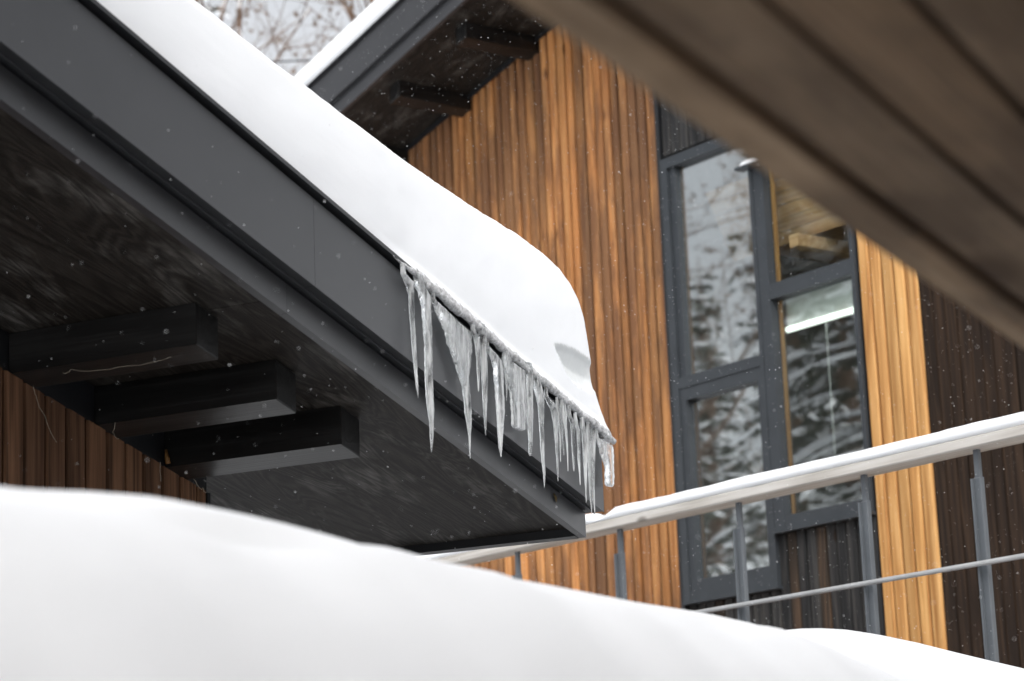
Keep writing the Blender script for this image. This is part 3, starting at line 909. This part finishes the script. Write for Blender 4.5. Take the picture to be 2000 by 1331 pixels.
def dense(pts, k=5):
    out = []
    P = [pts[0]] + pts + [pts[-1]]
    for i in range(1, len(P) - 2):
        for j in range(k):
            t = j / k
            q = []
            for d in (0, 1):
                p0, p1, p2, p3 = (P[i + a][d] for a in (-1, 0, 1, 2))
                q.append(0.5 * (2 * p1 + (p2 - p0) * t + (2 * p0 - 5 * p1 + 4 * p2 - p3) * t * t + (3 * p1 - p0 - 3 * p2 + p3) * t ** 3))
            out.append(tuple(q))
    out.append(pts[-1])
    return out
R1 = [(0.2, 2.0), (1.6, 2.12), (2.665, 2.182), (2.805, 2.197), (2.969, 2.211), (3.176, 2.213), (3.326, 2.212), (3.487, 2.208), (3.659, 2.2), (3.845, 2.197),
      (4.045, 2.2), (4.263, 2.204), (4.5, 2.206), (4.757, 2.208), (5.131, 2.217), (5.417, 2.217), (5.748, 2.207), (6.3, 2.15), (7.4, 1.6)]
R2 = [(5.6, 1.9), (6.1, 2.19), (6.432, 2.282), (6.626, 2.306), (6.806, 2.321), (7.04, 2.335), (7.288, 2.342), (7.686, 2.346), (8.121, 2.344), (8.601, 2.344), (9.6, 2.346), (10.4, 2.3)]
near1 = dense([(-1.3, 0.0), (-1.05, 0.4), (-0.7, 0.8), (-0.4, 0.935), (-0.18, 0.985), (0.0, 1.0), (0.1, 0.99), (0.22, 0.955), (0.4, 0.87), (0.75, 0.66), (1.1, 0.4), (1.5, 0.15), (1.95, 0.0)])
near2 = dense([(-1.2, 0.0), (-0.95, 0.45), (-0.6, 0.85), (-0.3, 0.965), (0.0, 1.0), (0.16, 0.985), (0.35, 0.92), (0.6, 0.75), (1.0, 0.4), (1.6, 0.0)])
# ridge runs at 2.10 m (and 2.35 m) from the camera, on the +y side of these axes
bank('snow_bank', R1, 2.1, 0.2, 7.4, (0.6, 1.2), near1, 0.014, 'long smooth snow bank rising in front of the dark house')
bank('snow_bank', R2, 2.42, 5.6, 10.4, (0.5, 0.8), near2, 0.004, 'lower rounded snow bank below the balcony railing, beyond the long bank')

# ------------------------------------------------------------------ plank canopy overhead
cp = thing('plank_canopy', 'weathered plank canopy seen from below, out of focus', 'canopy', (0, 0, 0), LR)
cz = 2.35
MB().sbox(-2.2, 6.6, 0.79, 0.85, cz - 0.002, cz + 0.16, 0, 0.006).build('edge_board', MT['grey_wood'], cp)
y = 0.774
k = 0
while y > -0.8:
    MB().sbox(-2.2, 6.6, y - 0.1, y, cz + random.uniform(0, 0.003), cz + 0.034).build('canopy_plank', MT['grey_wood'], cp)
    y -= 0.112
    k += 1
for s in (-2.0, -0.9, 0.2, 4.6, 5.6, 6.5):
    MB().sbox(s, s + 0.05, -0.94, 0.785, cz + 0.036, cz + 0.16).build('joist', MT['beam'], cp)
MB().sbox(-2.2, 6.6, -0.94, 0.86, cz + 0.162, cz + 0.18).build('roof_sheet', MT['drip'], cp)
nh = thing('shading_house', 'brown board house added out of view to shade the snow bank', 'house', (0, 0, 0), LR)  # added house outside the frame; blocks sky and sun to darken the snow bank
x = -4.0
while x < 7.3:
    MB().plank(x, x + 0.29, -0.95, -0.98, 0.0, lambda a: 5.4, 0.006).build('wall_board', MT['brown'], nh)
    x += 0.3
MB().sbox(-4.0, 7.3, -4.6, -0.99, 0.0, 5.38).build('wall_core', MT['dark'], nh)
MB().sbox(-4.4, 7.7, -5.0, -0.7, 5.42, 5.58).build('roof_deck', MT['fascia'], nh)

# ------------------------------------------------------------------ trees
def conifer(h, seed):
    R = random.Random(seed)
    tr, cw, sw = MB(), MB(), MB()
    n = 14
    tr.tube([(0.05 * R.uniform(-1, 1) * i / n, 0.05 * R.uniform(-1, 1), h * i / n - 0.1) for i in range(n + 1)], [0.019 * h * (1 - i / n) ** 0.9 + 0.01 for i in range(n + 1)], 8)
    zz = 0.1 * h
    while zz < h * 0.985:
        t = zz / h
        L0 = 0.2 * h * (1 - t) ** 0.85 + 0.18
        for b in range(R.randint(5, 7)):
            az = R.uniform(0, 6.283)
            L = L0 * R.uniform(0.6, 1.1)
            dr = R.uniform(0.22, 0.5)
            d = Vector((math.cos(az), math.sin(az), 0))
            side = Vector((-d.y, d.x, 0))
            pt = lambda u: Vector((0, 0, zz)) + d * (L * u) + Vector((0, 0, L * (0.12 * u - dr * u * u)))
            pts = [pt(u / 4) for u in range(5)]
            tr.tube(pts, [0.02 + 0.006 * L, 0.016, 0.012, 0.008, 0.004], 4)
            m = max(4, int(L / 0.13))
            for k in range(m):
                u = (k + R.random()) / m
                c = pt(0.15 + 0.85 * u)
                for sg in (-1, 1):
                    ln = R.uniform(0.18, 0.42) * (1.15 - 0.6 * u) * (0.6 + 0.12 * L)
                    dirv = (side * sg * R.uniform(0.5, 1) + d * R.uniform(0.2, 0.7) + Vector((0, 0, R.uniform(-0.75, 0.02)))).normalized()
                    wv = dirv.cross(Vector((R.uniform(-1, 1), R.uniform(-1, 1), R.uniform(-0.3, 1)))).normalized() * R.uniform(0.035, 0.07)
                    cw.poly([c - wv, c + wv, c + dirv * ln + wv * 0.5, c + dirv * ln * 1.15, c + dirv * ln - wv * 0.5], [(0, 1, 2, 3, 4)])
            for _ in range(2 if L > 0.3 else 0):
                off_ = R.uniform(-0.45, 0.45)
                a0, a1 = R.uniform(0.2, 0.5), R.uniform(0.75, 1.0)
                q = 5
                sp = [pt(a0 + (a1 - a0) * i / (q - 1)) + Vector((0, 0, 0.03)) + side * (R.uniform(-0.04, 0.04) + off_ * i / 4) for i in range(q)]
                mx = R.uniform(0.025, 0.06) * (0.5 + 0.25 * L)
                sw.tube(sp, [mx * (0.35 + 0.65 * math.sin(math.pi * (i + 0.5) / q)) * R.uniform(0.7, 1.2) for i in range(q)], 6)
        zz += R.uniform(0.28, 0.42)
    return [('trunk', tr.mesh('trunk', MT['bark'], True)), ('crown', cw.mesh('crown', MT['needle'])), ('snow_load', sw.mesh('snow_load', MT['snow'], True))]

def bare(h, seed, leafy=0.0):
    R = random.Random(seed)
    tr, lv = MB(), MB()
    def grow(p, d, L, r, lvl):
        n = 4
        pts, rs_ = [p], [r]
        q = p.copy()
        dd = d.copy()
        for i in range(n):
            dd = (dd + Vector((R.uniform(-1, 1), R.uniform(-1, 1), R.uniform(-0.4, 0.7))) * 0.13).normalized()
            q = q + dd * (L / n)
            pts.append(q.copy()); rs_.append(r * (1 - 0.45 * (i + 1) / n))
        tr.tube(pts, rs_, 6 if lvl < 2 else 4)
        if lvl >= 5 or r < 0.006:
            if leafy:
                for _ in range(6):
                    if R.random() < leafy:
                        c = pts[R.randint(1, n)]
                        a = Vector((R.uniform(-1, 1), R.uniform(-1, 1), R.uniform(-1, 0.3))).normalized() * R.uniform(0.06, 0.13)
                        b = a.orthogonal().normalized() * 0.045
                        lv.poly([c, c + a * 0.5 + b, c + a, c + a * 0.5 - b], [(0, 1, 2, 3)])
            return
        kids = R.randint(3, 5) if lvl else 9
        for k in range(kids):
            t = R.uniform(0.3, 1.0) if lvl else 0.22 + 0.75 * k / kids
            i = min(n - 1, int(t * n))
            c = pts[i].lerp(pts[i + 1], t * n - i)
            a = R.uniform(0, 6.283)
            o1 = dd.orthogonal().normalized()
            o2 = dd.cross(o1)
            nd = (dd * R.uniform(0.5, 0.95) + (o1 * math.cos(a) + o2 * math.sin(a)) * R.uniform(0.55, 0.9) + Vector((0, 0, 0.12))).normalized()
            grow(c, nd, L * (R.uniform(0.42, 0.68) if lvl else R.uniform(0.26, 0.42)), rs_[i] * R.uniform(0.4, 0.6), lvl + 1)
    grow(Vector((0, 0, -0.15)), Vector((0, 0, 1)), h * 0.85, h * 0.0115, 0)
    out = [('trunk', tr.mesh('trunk', MT['bark'], True))]
    if leafy:
        out.append(('crown', lv.mesh('crown', MT['dry'])))
    return out

def plant(name, parts, x, y, rz, sc, label, cat, group):
    t = thing(name, label, cat, (x, y, ground_z(x, y)), rz, group)
    t.scale = (sc, sc, sc)
    for nm, me in parts:
        link(nm, me, t)

con = [conifer(16, 3), conifer(13, 8)]
brs = [bare(17, 5, 0.9), bare(15, 12, 0.15), bare(13, 21, 1.0)]
# the slope beyond the roofs
for i, (x, y, k, rz, sc) in enumerate(((-4.2, 36, 1, 0.3, 1.15), (-1.6, 39, 1, 1.9, 1.2), (-6.3, 46, 1, 5.0, 1.1), (-3.0, 55, 2, 2.6, 1.1))):
    plant('bare_tree', brs[k], x, y, rz, sc, 'leafless brown tree on the snowy slope beyond the roofs', 'tree', 'trees on the slope beyond the roofs')
for i, (x, y, k, rz, sc) in enumerate(((-7.6, 38, 0, 0.8, 1.15), (-7.2, 50, 1, 2.0, 1.3))):
    plant('pine_tree', con[k], x, y, rz, sc, 'green conifer beside the leafless trees on the far slope', 'tree', 'trees on the slope beyond the roofs')
# the wood that the windows reflect, beyond the dark house
for i, (x, y, k, rz, sc) in enumerate(((-13.0, 15.6, 0, 0.2, 0.95), (-17.5, 17.2, 1, 1.4, 1.1), (-20.5, 14.6, 0, 2.2, 1.0), (-24.0, 19.0, 1, 3.0, 1.2), (-32, 22.2, 0, 4.4, 0.85), (-28.5, 21.4, 1, 0.9, 0.95), (-23, 27.5, 1, 5.1, 1.0))):
    plant('spruce_tree', con[k], x, y, rz, sc, 'snow laden spruce mirrored in the window panes', 'tree', 'spruces of the wood behind the dark house')
for i, (x, y, k, rz, sc) in enumerate(((-21.0, 21.6, 1, 0.7, 0.8), (-29.5, 27.0, 0, 3.7, 0.9))):
    plant('bare_tree', brs[k], x, y, rz, sc, 'leafless tree among the spruces mirrored in the window panes', 'tree', 'leafless trees of the wood behind the dark house')

# overhead cable in front of the slope
pts = [Vector((-20 + 40 * i / 24, 30.0, 12.62 - 0.35 * math.sin(math.pi * i / 24))) for i in range(25)]
tag(MB().tube(pts, [0.012] * 25, 5).build('overhead_cable', MT['wire']), 'black overhead cable crossing before the leafless trees', 'cable')
for i, xx in enumerate((-20.0, 20.0)):
    o = MB().tube([(xx, 30.05, ground_z(xx, 30) - 0.3), (xx, 30.05, 13.0)], [0.14, 0.1], 10).build('cable_pole', MT['bark'], smooth=True)
    tag(o, 'tall wooden pole carrying the overhead cable', 'pole', 'poles of the overhead cable')

# ------------------------------------------------------------------ falling snow
fl = MB()
R = random.Random(77)
OCT = [(1, 0, 0), (-1, 0, 0), (0, 1, 0), (0, -1, 0), (0, 0, 1), (0, 0, -1)]
OF = [(0, 2, 4), (2, 1, 4), (1, 3, 4), (3, 0, 4), (2, 0, 5), (1, 2, 5), (3, 1, 5), (0, 3, 5)]
for i in range(60000):
    p = (R.uniform(-4.0, 4.5), R.uniform(4.2, 17.0), R.uniform(2.0, 9.0))
    sx = p[0] * math.sin(rad(26)) + p[1] * math.cos(rad(26))
    wy = -(p[0] * math.cos(rad(26)) - p[1] * math.sin(rad(26)))
    if wy < 0.95 and p[2] < 3.0:                # sheltered by the canopy
        continue
    r = 0.0006 + 0.0012 * R.random() ** 2.5
    fl.poly([(p[0] + r * a * R.uniform(0.7, 1.3), p[1] + r * b * R.uniform(0.7, 1.3), p[2] + r * c * R.uniform(0.7, 1.3)) for a, b, c in OCT], OF)
tag(fl.build('falling_snow', MT['flake'], smooth=True), 'fine snow flakes drifting in the air', 'snow', kind='stuff')
